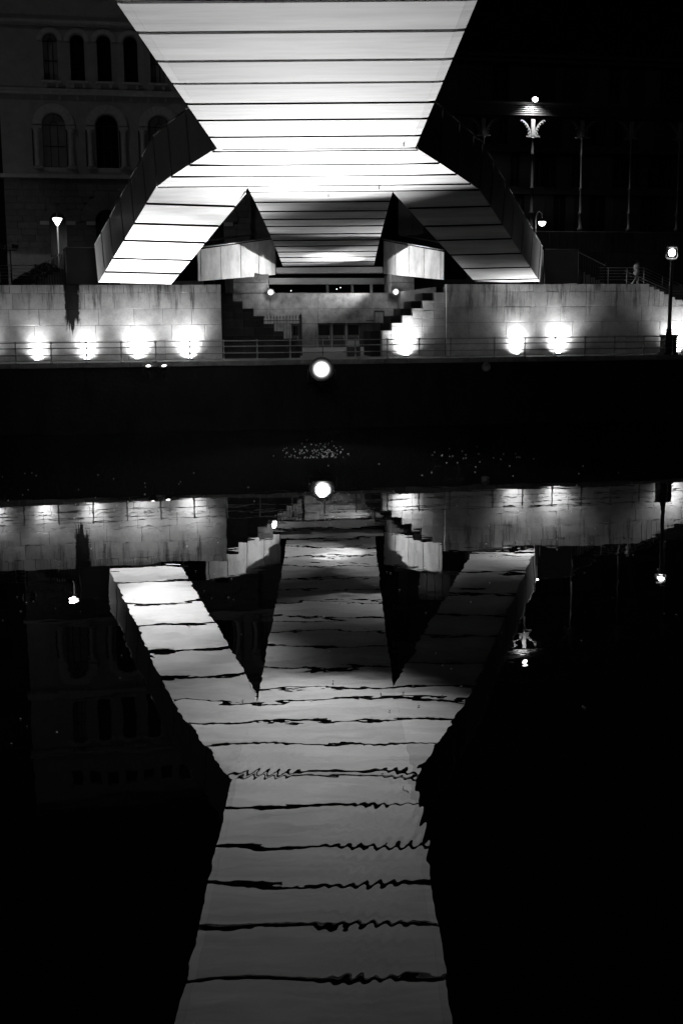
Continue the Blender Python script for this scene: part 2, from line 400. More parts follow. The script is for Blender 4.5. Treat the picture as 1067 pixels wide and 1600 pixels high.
# piers and the pale beam above, with the dark gap and its small lights
def pier(a,b,label):
    p = thing('bridge_pier', label, 'pier', W(0,0,0), TH)
    MB().chbox(ub(a),ub(b),BV,BV+2.2,8.27,9.0,0.02).build('concrete_panel', M['concrete'], p)
    MB().chbox(ub(a),ub(b),BV+0.005,BV+2.2,9.02,9.58,0.02).build('concrete_panel', M['concrete'], p)
pier(-7.55,-5.05,'stained concrete pier beside the underpass lamp nearer the iron spiked fence')
pier(3.72,5.45,'concrete pier carrying the underpass lamp above the lit stepped side wall')
bmn = thing('bridge_support_beam', 'long pale beam under the bridge end, spanning between two concrete piers', 'beam', W(0,0,0), TH)
MB().chbox(ub(-5.2)+.6,ub(3.8)+.6,BV+3.3,BV+3.8,9.0,9.46,0.02).build('beam', M['palebeam'], bmn)
MB().box(ub(-5.9),ub(5.4),BV+5.5,BV+5.6,8.26,10.1).build('dark_backdrop', M['black'], bmn)  # added black sheet in place of the opening's deep shade
for x in (-0.95,0.9,2.35): MB().box(ub(x)+.6,ub(x)+0.76,BV+3.35,BV+3.6,8.27,9.01).build('post', M['concrete'] if x!=2.35 else M['palebeam'], bmn)
for x,z in ((-3.52,8.5),(0.18,8.72),(-0.1,8.60)):
    sb = MB().lathe([(0.01,-0.035),(0.035,0),(0.01,0.035)],8).build('signal_light', M['bulb']); sb.location = W(ub(x)+.6,BV+3.9,z+0.05)
    tag(sb, {-3.52:'tiny pale light in the dark gap nearer the iron spiked fence',0.18:'upper of two tiny lights in the dark gap under the pale beam',-0.1:'lower of two tiny lights in the dark gap under the pale beam'}[x], 'light', 'tiny lights in the gap under the beam')

# electrical box / plinth in the underpass mouth
cb = thing('utility_cabinet', 'low dark cabinet with pale sign board on top beside the underpass railing', 'cabinet', W(1.05,0.9,3.99), TH)
MB().chbox(-0.4,0.4,0,0.45,0,0.62,0.02).build('cabinet_body', M['darkmetal'], cb)
MB().box(-0.42,0.42,-0.02,0.47,0.622,0.66).build('lid', M['darkmetal'], cb)
MB().box(-0.38,0.36,0.18,0.21,0.662,1.02).build('sign_board', M['sign'], cb)

# iron spiked fence by the left stair
fe = thing('spiked_fence', 'black iron fence with spear tips standing beside the dark staircase', 'fence', W(0,2.75,0), TH)
def ul(u): return u
u = -5.1
while u < -2.05:
    zb = max(4.0, 6.6-0.735*(u+5.2))-0.3
    o = MB().tube([(u,0,3.99 if u>-2.6 else 4.4),(u,0,6.42)],0.018,5).lathe([(0.018,0),(0.05,0.06),(0.002,0.2)],5,(u,0,6.42)).build('bar', M['iron'], fe)
    u += 0.2
MB().box(-5.2,-2.0,-0.015,0.015,6.24,6.29).build('rail', M['iron'], fe)
MB().box(-5.2,-2.0,-0.015,0.015,4.55,4.60).build('rail', M['iron'], fe)
MB().box(-2.06,-1.93,-0.065,0.065,3.99,6.5).lathe([(0.02,0),(0.1,0.07),(0.03,0.14),(0.002,0.28)],8,(-1.995,0,6.5)).build('post', M['iron'], fe)
# small rail frame by the right stair
gf = thing('iron_gate', 'small dark iron gate standing beside the lit stepped side wall', 'gate', W(0,2.9,0), TH)
for x in (2.75,3.35): MB().box(x,x+0.07,-0.03,0.03,3.99,6.75).build('post', M['iron'], gf)
MB().box(2.75,3.42,-0.03,0.03,6.752,6.85).build('rail', M['iron'], gf)
for k in range(4): MB().tube([(2.3+k*0.13,0,3.99),(2.3+k*0.13,0,6.5)],0.016,5).build('bar', M['iron'], gf)
MB().box(2.2,2.74,-0.012,0.012,6.2,6.25).build('rail', M['iron'], gf)

# ------------------------------------------------------------------ quay railing: posts and three tubes
qr = thing('quay_railing', 'three-bar metal railing running along the edge of the quay', 'railing', W(0,QV+0.17,3.99), TH)
post_mesh = None
proto = MB().lathe([(0.10,0),(0.10,0.03),(0.045,0.06),(0.038,0.37),(0.065,0.40),(0.065,0.46),(0.036,0.49),(0.036,0.75),(0.065,0.78),(0.065,0.84),(0.036,0.87),(0.038,1.06),(0.07,1.09),(0.06,1.16),(0.01,1.19)],10).build('post', M['railpaint'], qr)
k = 0; us = [-18.92+1.915*i for i in range(-8,14)] + [6.78+1.9*i for i in range(14)] 
us = sorted(us); us = [u for i,u in enumerate(us) if i == 0 or u-us[i-1] > 1.1]
for i,u in enumerate(us):
    o = proto if i == 0 else proto.copy()
    if i: col.objects.link(o)
    o.location = (u,0,0)
for h in (0.43,0.81,1.12): MB().tube([(us[0],0,h),(us[-1],0,h)],0.029,8).build('rail', M['railpaint'], qr)

# ------------------------------------------------------------------ footbridge
fb = thing('footbridge', 'pale metal clad footbridge forking into two arms and a central spine, lit from below', 'bridge', (0,0,0))
def zs(y): return 12.55 if y < 46 else 12.55-.025*(y-46)-.00066*(y-46)**2
GAP = 0.14
def panel(pts, name='soffit_panel', m='panel', th=0.05, up=Vector((0,0,1)), parent=None):
    return MB().slab(pts, up, th).build(name, M[m], parent or fb)
# main deck joints
dj = [-14.3+2.84*i for i in range(14)]
dj = [j for j in dj if j < 24.5] + [25.45,28.03,30.94,33.7,36.65,39.47,42.9,45.86]
XL, XR = -4.57, 2.91
for a,b in zip(dj[:-1],dj[1:]):
    g = GAP
    # centre field with a narrow turned-up edge strip at each side
    e = 0.24
    panel([(XL+e,a+g,12.55),(XR-e,a+g,12.55),(XR-e,b-g,12.55),(XL+e,b-g,12.55)])
    for s,x0,x1 in ((1,XL,XL+e-0.004),(-1,XR,XR-e+0.004)):
        zo = 12.56 if s > 0 else 12.568
        MB().slab([(x0,a+g,zo),(x1,a+g,12.55),(x1,b-g,12.55),(x0,b-g,zo)],(0,0,1),0.05).build('edge_strip', M['panel'], fb)
    for x in (XL,XR):
        s = -1 if x < 0 else 1
        MB().slab([(x,a+.04,12.64),(x,b-.04,12.64),(x+s*0.02,b-.04,14.7),(x+s*0.02,a+.04,14.7)],(-s,0,0),0.05).build('side_panel', M['side'], fb)
MB().box(XL+0.06,XR-0.06,-14.5,45.9,12.95,13.5).build('deck_core', M['black'], fb)
# the fork
kL, kR = (-4.57,45.95), (2.93,45.95)
def fL(y): return -4.57 + (y-45.95)/(55.6-45.95)*0.37 if y < 55.6 else -4.2
def fR(y): return 2.93 - (y-45.95)/(57.1-45.95)*0.38 if y < 57.1 else 2.55
oL = lambda y: -4.63-.4035*(y-45.8)
oR = lambda y: 2.95+.34*(y-46.0)
def zL(y): 
    return zs(y)+0.03 if y < 54.86 else 12.29-.2655*(y-54.86)
def zR(y):
    return zs(y)+0.03 if y < 56.9 else 12.23-.2165*(y-56.9)
rows = [46.33,49.52,52.45,55.15,56.92]
g = 0.14; GS = 0.12
# narrow closing strip at the kink
panel([(XL+0.25,45.86+0.1,12.55),(XR,45.86+0.1,12.55),(XR+0.09,46.33-g,zs(46.3)),(XL+0.1,46.33-g,zs(46.3))])
panel([(XL-0.02,45.66,12.56),(XL+0.245,45.93,12.55),(XL+0.1,46.33-g,zs(46.3)),(XL-0.2,46.33-g,12.56)])
for i,(a,b) in enumerate(zip(rows[:-1],rows[1:])):
    a2,b2 = a+g, b-g
    panel([(fL(a2),a2,zs(a2)),(fR(a2),a2,zs(a2)),(fR(b2),b2,zs(b2)),(fL(b2),b2,zs(b2))])
    if i < 3:
        panel([(oL(a2),a2-0.08,zL(a2)),(fL(a2)-0.006,a2,zs(a2)),(fL(b2)-0.006,b2,zs(b2)),(oL(b2-0.15),b2-0.15,zL(b2))])
    panel([(fR(a2)+0.006,a2,zs(a2)),(oR(a2-0.05),a2-0.05,zR(a2)),(oR(b2-0.08),b2-0.08,zR(b2)),(fR(b2)+0.006,b2,zs(b2))])
# side panels on a poly-line edge: bottom edge z(y), outward lean
def side_run(js, fx, fz, s, h=2.1, lean=0.12, name='side_panel'):
    for a,b in zip(js[:-1],js[1:]):
        a2,b2 = a+GS,b-GS
        d = Vector((fx(b)-fx(a), b-a, 0)).normalized(); n = Vector((d.y,-d.x,0))*s    # outward
        p = [Vector((fx(a2),a2,fz(a2)+0.01)), Vector((fx(b2),b2,fz(b2)+0.01))]
        h0 = h
        q = [p[1]+Vector((0,0,h0))+n*lean, p[0]+Vector((0,0,h0))+n*lean]
        MB().slab(p+q, -n, 0.05).build(name, M['side'], fb)
        bk = [Vector((fx(y),y,fz(y)+dz))-n*0.13 for y,dz in ((a-0.15,0.14),(b+0.15,0.14))]
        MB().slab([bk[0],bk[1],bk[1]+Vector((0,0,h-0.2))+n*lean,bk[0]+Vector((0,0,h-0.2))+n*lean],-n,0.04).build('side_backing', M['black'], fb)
        MB().tube([q[1]+Vector((0,0,0.05)), q[0]+Vector((0,0,0.05))], 0.035, 6).build('handrail', M['steel'], fb)
jL = [45.9,49.45,52.3,54.86,57.01,59.61,62.03,64.83,67.13,69.25]
jR = [46.1,49.5,52.4,55.07,56.92,59.37,62.31,64.85,67.7,70.61,73.4,74.15]
side_run(jL, oL, zL, -1); side_run(jR, oR, zR, 1)
# left arm soffit
inL = lambda y: -4.2-.4056*(y-55.6) if y > 55.6 else fL(y)
inR = lambda y: 2.55+.349*(y-57.1) if y > 57.1 else fR(y)
AL = [54.98,57.01,59.61,62.03,64.83,67.13,69.20]
for i,(a,b) in enumerate(zip(AL[:-1],AL[1:])):
    a2,b2 = a+g,b-g; k = 0.45
    if i == 0:
        panel([(oL(a2),a2,zL(a2)),(fL(55.2)-0.006,55.2,zs(55.2)),(inL(55.75),55.75,zs(55.6)-0.02),(inL(b2+k),b2+k,zL(b2+k)),(oL(b2),b2,zL(b2))])
    else:
        panel([(oL(a2),a2,zL(a2)),(inL(a2+k),a2+k,zL(a2+k)),(inL(b2+k),b2+k,zL(b2+k)),(oL(b2),b2,zL(b2))])
AR = [56.92,59.37,62.31,64.85,67.7,70.61,73.3,74.1]
for i,(a,b) in enumerate(zip(AR[:-1],AR[1:])):
    a2,b2 = a+g,b-g; k = 0.22
    if i == 0:
        panel([(fR(a2)+0.006,a2,zs(a2)),(oR(a2),a2,zR(a2)),(oR(b2),b2,zR(b2)),(inR(b2+k),b2+k,zR(b2+k)),(inR(57.2),57.2,zs(57.1)-0.02)])
    else:
        panel([(inR(a2+k),a2+k,zR(a2+k)),(oR(a2),a2,zR(a2)),(oR(b2),b2,zR(b2)),(inR(b2+k),b2+k,zR(b2+k))])
# inner sides of the arms and the spine sides
side_run([55.75,58.0,60.3,62.6,65.3,67.6,69.6], inL, zL, 1, h=2.1, lean=0.0)
side_run([57.3,60,62.6,65.2,67.9,70.8,73.3], inR, zR, -1, h=2.1, lean=0.0)
SJ = [56.92,60.11,63.33,66.3,69.09,72.32,75.16,77.85,80.67,83.47,85.98,88.3]
for a,b in zip(SJ[:-1],SJ[1:]):
    a2,b2 = a+GAP,b-GAP
    panel([(-4.2,a2,zs(a2)),(2.55,a2,zs(a2)),(2.55,b2,zs(b2)),(-4.2,b2,zs(b2))])
side_run([57.3]+SJ[1:], lambda y:-4.2, zs, -1, h=1.9, lean=0.0)
side_run([57.3]+SJ[1:], lambda y:2.55, zs, 1, h=1.9, lean=0.0)
# black rubber gaskets hanging a little below the soffit at each joint
def gasket(x0,y0,z0,x1,y1,z1,h):
    MB().hexa([(x0,y0-0.02,z0-h),(x1,y1-0.02,z1-h),(x1,y1+0.02,z1-h),(x0,y0+0.02,z0-h)],[(x0,y0-0.02,z0+0.3),(x1,y1-0.02,z1+0.3),(x1,y1+0.02,z1+0.3),(x0,y0+0.02,z0+0.3)]).build('joint_gasket', M['black'], fb)
for y in SJ[1:-1]: gasket(-4.19,y,zs(y),2.54,y,zs(y),0.045)
for y in AL[1:-1]: gasket(oL(y)+0.01,y,zL(y),inL(y+0.45)-0.01,y+0.45,zL(y+0.45),0.05)
for y in AR[1:-1]: gasket(inR(y+0.22)+0.01,y+0.22,zR(y+0.22),oR(y)-0.01,y,zR(y),0.03)
for y in rows: gasket(oL(y)+0.02,y,zs(y)+0.02,oR(y)-0.02,y,zs(y)+0.02,0.04)
for y in dj[-4:-1]: gasket(XL+0.01,y,12.56,XR-0.01,y,12.56,0.04)
for x,y,z in ((2.4,44.5,12.5),(1.85,55.4,12.2),(-0.5,57.6,12.1),(11.1,73.2,8.62)):
    MB().tube([(x,y,z+0.1),(x,y,z-0.09)],0.025,8).build('drain_spout', M['darkmetal'], fb)
# black inner core plates above the soffits (visible only through the joints)
def core(loop, fz):
    MB().slab([(x,y,fz(y)+0.18) for x,y in loop],(0,0,1),0.35).build('deck_core', M['black'], fb)
def strip_core(fa, fb_, fz, y0, y1, n=8):
    mb = MB()
    for i in range(n):
        a = y0+(y1-y0)*i/n; b = y0+(y1-y0)*(i+1)/n
        mb.slab([(fa(a),a,fz(a)+0.38),(fb_(a),a,fz(a)+0.38),(fb_(b),b,fz(b)+0.38),(fa(b),b,fz(b)+0.38)],(0,0,1),0.3)
    mb.build('deck_core', M['black'], fb)
strip_core(lambda y:oL(y)+0.07, lambda y:oR(y)-0.07, zs, 45.95, 57.0)
strip_core(lambda y:-4.1, lambda y:2.45, zs, 57.0, 88.3)
strip_core(lambda y:oL(y)+0.08, lambda y:inL(y)-0.08, zL, 57.0, 69.2)
strip_core(lambda y:inR(y)+0.08, lambda y:oR(y)-0.08, zR, 57.0, 74.0)
# rear wings: panelled fascias running from the spine's end down to the bank
def wing(A,B,zA0,zB0,zA1,zB1,n,s,frac):
    A,B = Vector(A),Vector(B); d = (B-A); L = d.length; dn = d.normalized(); nrm = Vector((dn.y,-dn.x,0))*s  # outward to camera/centre
    for a,b in zip(frac[:-1],frac[1:]):
        a2,b2 = a+0.004, b-0.004
        p = lambda t,z0,z1: A+d*t+Vector((0,0,z0+(z1-z0)*t))
        MB().slab([p(a2,zA0,zB0),p(b2,zA0,zB0),p(b2,zA1,zB1),p(a2,zA1,zB1)], -nrm, 0.06).build('wing_panel', M['panel'], fb)
    lo = lambda t: A+d*t+Vector((0,0,zA0+(zB0-zA0)*t))
    hi = lambda t: A+d*t+Vector((0,0,zA1+(zB1-zA1)*t))
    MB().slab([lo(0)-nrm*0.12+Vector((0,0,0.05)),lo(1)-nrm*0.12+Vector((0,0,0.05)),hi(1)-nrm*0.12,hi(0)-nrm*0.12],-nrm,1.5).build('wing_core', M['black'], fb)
    MB().tube([hi(0)+Vector((0,0,0.12)),hi(1)+Vector((0,0,0.12))],0.05,6).build('handrail', M['steel'], fb)
    MB().tube([hi(0)+Vector((0,0,0.34))-nrm*1.4,hi(1)+Vector((0,0,0.42))-nrm*1.4],0.05,6).build('handrail', M['steel'], fb)
wing((-9.05,76,0),(-4.75,88.3,0),8.80,9.70,10.78,12.3,5,1,[0,0.035,0.27,0.52,0.76,1.0])
wing((6.80,77.5,0),(3.25,88.3,0),8.82,9.70,10.6,12.1,5,-1,[0,0.05,0.30,0.55,0.78,1.0])
MB().hexa([(-4.72,88.33,9.80),(3.22,88.33,9.80),(3.22,90,9.80),(-4.72,90,9.80)],[(-4.72,88.33,10.22),(3.22,88.33,10.22),(3.22,90,10.22),(-4.72,90,10.22)]).build('end_fascia', M['panel'], fb)
# landing parapets that turn outwards on top of the wall
for a,b in ((-16.15,-14.35),(13.2,15.4)):
    p0,p1 = W(a,0.35,8.44),W(b,0.35,8.44); n = (W(0,1)-W(0,0)).normalized()
    MB().slab([p0,p1,p1+Vector((0,0,2.08)),p0+Vector((0,0,2.08))], n, 0.08).build('landing_panel', M['landing'], fb)
    MB().tube([p0+Vector((0,0,2.12)),p1+Vector((0,0,2.12))],0.035,6).build('handrail', M['steel'], fb)
    e = p0 if a < 0 else p1
    MB().tube([e-n*0.03,e-n*0.03+Vector((0,0,2.1))],0.03,6).build('end_post', M['steel'], fb)
# pale nose strip where the right arm lands
p0 = W(12.75,0.1,8.44); n = (W(0,1)-W(0,0)).normalized()
MB().slab([p0,p0+(W(0.26,0)-W(0,0)),p0+(W(0.26,0)-W(0,0))+Vector((0,0,2.08)),p0+Vector((0,0,2.08))],n,0.1).build('end_cap', M['panel'], fb)
p0 = W(-14.42,0.1,8.44)

# ------------------------------------------------------------------ lamps
def aim_empty(o, to):
    pass
def floodlight(label, loc, to, rad, lens, power, size, blend, group, stub):
    d = (Vector(to)-Vector(loc)).normalized()
    t = thing('floodlight', label, 'floodlight', loc, 0, group)
    q = d.to_track_quat('Y','Z').to_matrix().to_4x4()
    h = MB().lathe([(rad*0.35,-rad*1.1),(rad*0.8,-rad*0.9),(rad*1.12,-0.02),(rad*1.16,0.03),(rad*1.02,0.03),(rad*1.02,-0.01)],20)
    R = d.to_track_quat('Z','Y').to_matrix()
    h.v = [tuple(R @ Vector(p)) for p in h.v]; h.build('housing', M['darkmetal'], t)
    l = MB().lathe([(rad*1.0,-0.005),(rad*0.99,0.012)],20); l.v = [tuple(R @ Vector(p)) for p in l.v]; l.build('lens', M[lens], t)
    MB().tube([(-rad*1.25,0.0,0.0),(-rad*1.3,0.0,-rad*1.3),(rad*1.3,0.0,-rad*1.3),(rad*1.25,0.0,0.0)],0.025,6).build('bracket', M['iron'], t)
    MB().tube([(0,0,-rad*1.3)]+[Vector(p)-Vector(loc) for p in stub],0.04,6).build('arm', M['iron'], t)
    spot('lamp', d*0.06, d*2, power, size, blend, rad*0.6, t)
    return t
L0 = W(-2.0,QV-1.15,3.47)
floodlight('large dazzling floodlight hanging off the quay edge beneath the bridge centre', L0, (-1.9,26,12.6), 0.62, 'lens_main', POW['main'], 82, 1.0, None, [L0+Vector((0,0,-0.9)), W(-2.0,QV+0.05,2.5)])
for u,lab in ((-11.72,'of the two small floodlights under the quay edge, the one farther from the bridge centre'),(-10.85,'of the two small floodlights under the quay edge, the one nearer the bridge centre')):
    l = W(u,QV-0.75,3.78)
    floodlight(lab, l, (-10.6,62.5,10.8), 0.22, 'lens_pair', POW['pair'], 104, 0.8, 'paired floodlights under the quay edge', [l+Vector((0,0,-0.4)), W(u,QV+0.05,3.1)])

wl = [(-20.89,'at the left edge of the photo',0.5,80),(-18.02,'first bright pool left of the black drain stain',0.6,76),(-15.15,'under the black drain stain',0.7,80),(-12.26,'above the paired quay floodlights',1.2,98),(-9.15,'nearest the dark staircase',1.3,98),(4.1,'below the lit stair side wall',1.3,88),(11.2,'first of the pair right of the bridge arm foot',0.9,84),(13.95,'second of the pair right of the bridge arm foot',1.4,94),(22.1,'beyond the lantern post',1.5,96)]
for i,(u,lab,pf,ang) in enumerate(wl):
    p = W(u,-0.30,3.99)
    t = thing('wall_washer_light', 'ground uplight at the wall foot, '+lab, 'uplight', p, TH, 'uplights along the foot of the wall')
    MB().lathe([(0.20,0),(0.20,0.08),(0.16,0.10)],14).build('housing', M['darkmetal'], t)
    MB().lathe([(0.14,0.101),(0.13,0.125)],14).build('lens', M['lens_wash'], t)
    sx = random.uniform(-0.25,0.25)
    spot('lamp', (0,0.02,0.15), (sx,0.34+random.uniform(-0.06,0.05),2.2), POW['washbeam']*pf, ang+22, 1.0, 0.14, t)
    spot('lamp', (0,0.05,0.13), (sx*0.5,0.55,1.1), POW['wash']*(0.5+0.5*pf), 155, 0.5, 0.14, t)

# underpass lamps on the piers
for (x,y,z,lab,s) in ((-4.90,84.2,8.30,'bright wall lamp on the corner of the stained pier nearer the spiked fence',1),(4.05,85.6,8.30,'bright wall lamp on the pier above the lit stepped side wall',-1)):
    t = thing('underpass_lamp', lab, 'wall lamp', (x,y,z), 0, 'lamps on the two concrete piers')
    MB().box(-0.16,0.16,0.17,0.3,-0.12,0.16).build('housing', M['darkmetal'], t)
    h_ = MB().lathe([(0.20,-0.16),(0.27,-0.02),(0.28,0.0)],18); h_.v = [(x,-z,y) for x,y,z in h_.v]; h_.build('reflector', M['darkmetal'], t)
    l_ = MB().lathe([(0.26,0.0),(0.25,0.01)],18); l_.v = [(x,-z-0.01,y) for x,y,z in l_.v]; l_.build('lens', M['lens_under'], t)
    MB().tube([(0,0.2,0),(0,0.9,0.05)],0.03,6).build('bracket', M['iron'], t)
    point('lamp', (0.0,-0.42,0.1), POW['under'], 0.16, t)
    spot('lamp', (-s*0.0,-0.3,0.12), (s*9.9,-2.6,1.3), POW['wing'], 76, 1.0, 0.12, t)

# left street lamp: slim pole with a cone head
t = thing('street_lamp', 'slim pole street lamp with glowing cone head in front of the arched stone building', 'street lamp', (-18.82,80,8.33))
MB().lathe([(0.10,0),(0.10,0.5),(0.055,0.55),(0.045,4.35)],10).build('pole', M['castiron'], t)
MB().lathe([(0.05,4.35),(0.30,4.78),(0.32,4.82)],16).build('lamp_glass', M['lens_street'], t)
MB().lathe([(0.36,4.83),(0.30,4.90),(0.05,4.98),(0.01,5.35)],16).build('lamp_cap', M['iron'], t)
point('lamp', (0,-0.6,4.6), POW['street_l'], 0.2, t)
# right lantern post on a stone pedestal
t = thing('lantern_post', 'tall black lantern post on a square pedestal standing on the quay, glowing globe on top', 'street lamp', W(20.05,-3.1,3.99), TH)
MB().chbox(-0.48,0.48,-0.4,0.4,0,0.15,0.02).build('base', M['iron'], t)
MB().chbox(-0.40,0.40,-0.34,0.34,0.152,1.12,0.03).build('pedestal', M['iron'], t)
MB().box(-0.44,0.44,-0.38,0.38,1.122,1.22).build('cap', M['iron'], t)
MB().lathe([(0.20,1.22),(0.16,1.45),(0.20,1.5),(0.13,1.6),(0.12,2.1),(0.105,5.6),(0.14,5.63),(0.12,5.75),(0.07,5.78)],12).build('pole', M['iron'], t)
MB().lathe([(0.10,5.95),(0.19,6.05),(0.22,6.18),(0.18,6.32),(0.08,6.38)],16).build('globe', M['lens_street'], t)
MB().tube([(0,0,5.80),(-0.3,0,5.82),(-0.38,0,5.95),(-0.33,0,6.48),(0.33,0,6.48),(0.38,0,5.95),(0.3,0,5.82),(0,0,5.80)],0.045,8).build('lantern_frame', M['sign'], t)
MB().lathe([(0.30,6.53),(0.25,6.62),(0.03,6.68)],14).build('lantern_cap', M['iron'], t)
point('lamp', (0,-0.05,6.2), POW['street_r'], 0.2, t)
# goose neck lamp
t = thing('gooseneck_lamp', 'curved neck street lamp with small glowing bowl behind the darker bridge arm', 'street lamp', (13.95,85,8.33))
pts = [(0,0,0),(0,0,4.5)]+[(0.24-0.24*math.cos(a),0,4.9+0.62*math.sin(a)) for a in [math.pi*k/10 for k in range(0,9)]]+[(0.46,0,4.92)]
MB().tube(pts,0.045,8).build('pole', M['castiron'], t)
MB().lathe([(0.02,5.05),(0.10,4.98),(0.28,4.80),(0.30,4.78)],14,(0.46,0,0)).build('lamp_cap', M['iron'], t)
MB().lathe([(0.26,4.775),(0.24,4.65),(0.14,4.52),(0.03,4.48)],14,(0.46,0,0)).build('lamp_bowl', M['lens_street'], t)
point('lamp', (0.46,-0.45,4.5), POW['goose'], 0.15, t)
# unlit twin floodlight head on thin pole at far left
t = thing('twin_floodlight_pole', 'thin pole with two unlit floodlight heads at the left edge above the wall', 'floodlight', W(-19.5,3,8.32), TH)
MB().tube([(0,0,0),(0,0,2.2)],0.045,8).build('pole', M['castiron'], t)
MB().box(-0.55,0.42,-0.03,0.03,2.20,2.26).build('crossbar', M['castiron'], t)
for x in (-0.45,0.32):
    MB().hexa([(x-0.2,-0.25,2.34),(x+0.14,-0.25,2.30),(x+0.14,0.1,2.30),(x-0.2,0.1,2.34)],[(x-0.2,-0.2,2.58),(x+0.2,-0.2,2.52),(x+0.2,0.1,2.52),(x-0.2,0.1,2.58)]).build('lamp_head', M['castiron'], t)

# round drain cover on the quay wall
t = thing('drain_outlet', 'round grey drain outlet on the dark quay wall below the railing', 'drain', W(8.12,QV+0.02,3.42), TH)
m_ = MB().lathe([(0.26,0),(0.28,0.05),(0.2,0.06),(0.19,0.03)],18); m_.v = [(x,-z,y) for x,y,z in m_.v]; m_.build('rim', M['concrete'], t)

# ------------------------------------------------------------------ handrails, fences and stairs on the wall top
def bar_fence(label, u0, z0, u1, z1, n, v):
    t = thing('bar_fence', label, 'fence', W(0,v,0), TH)
    for k in range(n+1):
        f = k/n; u = u0+(u1-u0)*f; z = z0+(z1-z0)*f
        MB().box(u-0.014,u+0.014,-0.02,0.02,8.33 if k not in (0,n) else 8.33,z).build('bar', M['castiron'], t)
    MB().tube([(u0,0,z0),(u1,0,z1)],0.035,6).build('handrail', M['steel'], t)
    for u,z in ((u0,z0),(u1,z1)): MB().lathe([(0.05,8.33),(0.045,z+0.05),(0.08,z+0.12),(0.01,z+0.2)],8,(u,0,0)).build('post', M['castiron'], t)
bar_fence('sloping fence of thin upright bars beside the landing panel, above the lantern side wall', 15.55,10.42,17.4,9.57,11,0.7)
bar_fence('faint sloping fence of thin bars beside the landing panel nearer the drain stain', -16.25,10.35,-17.9,9.45,11,0.7)
def side_steps(label, us, v0=0.75, v1=3.0):
    t = thing('plaza_steps', label, 'steps', W(0,0,0), TH)
    for i,(a,b,z) in enumerate(us): MB().chbox(min(a,b)+0.003,max(a,b)-0.003,v0,v1,8.33,z,0.01).build('step', M['stair_stone'], t)
side_steps('short dark steps descending behind the bar fence toward the steel handrails', [(15.45+0.32*i,15.45+0.32*(i+1),9.34-0.165*i) for i in range(6)])
side_steps('short dark steps descending behind the faint fence near the drain stain', [(-16.3-0.32*i,-16.3-0.32*(i+1),9.34-0.165*i) for i in range(6)])

def tube_rail(label, path, posts, hs, v, name='steel_handrail'):
    t = thing(name, label, 'handrail', W(0,v,0), TH)
    top = path
    for h in hs:
        MB().tube([(u,0,z-h) for u,z in path],0.028 if h == 0 else 0.016,6).build('rail', M['steel'], t)
    for u in posts:
        for (a,za),(b,zb) in zip(path[:-1],path[1:]):
            if a-0.01 <= u <= b+0.01:
                z = za+(zb-za)*(u-a)/(b-a); MB().box(u-0.025,u+0.025,-0.02,0.02,z-1.02,z).build('post', M['steel'], t)
                break
    return t
tube_rail('upper steel handrail sloping down the wall top in front of the walking person', [(17.5,9.5),(20.59,9.5),(26.5,7.0)], [18.1,19.4,20.59,21.9,23.2,24.5], (0,0.19,0.38,0.57,0.76), 1.9)
tube_rail('lower nearer steel handrail following the stepped wall top by the lantern post', [(18.52,9.26),(21.75,7.95),(27,7.95)], [19.5,20.7,21.75,23], (0,0.17,0.6), 0.35)
tube_rail('faint five-bar railing on the wall top beside the unlit twin floodlight', [(-27,9.56),(-17.97,9.56)], [-26,-24,-22,-20,-17.97], (0,0.19,0.38,0.57,0.76), 1.2)

# dark hedge behind the left wall
hg = MB(); rnd = random.Random(3)
for k in range(5200):
    x = rnd.uniform(-19.5,-15.6); y = rnd.uniform(0,1.4)
    top = 0.55+0.5*math.sin(x*1.3)+0.9*max(0,1-abs(x+17.0)/1.6); z = rnd.uniform(0,1)*max(0.3,top)
    a = Vector((rnd.gauss(0,1),rnd.gauss(0,1),rnd.gauss(0,1))).normalized()*rnd.uniform(0.05,0.09); b_ = a.cross(Vector((rnd.random(),rnd.random(),rnd.random()))).normalized()*0.04
    p = Vector((x,y,z)); hg.add([p-a,p+b_,p+a,p-b_],[(0,1,2,3)])
hgo = hg.build('hedge', M['hedge']); hgo.location = W(0,3.2,8.33); hgo.rotation_euler = (0,0,TH)
tag(hgo, 'low dark leafy hedge behind the stained wall, around the slim street lamp foot', 'hedge')

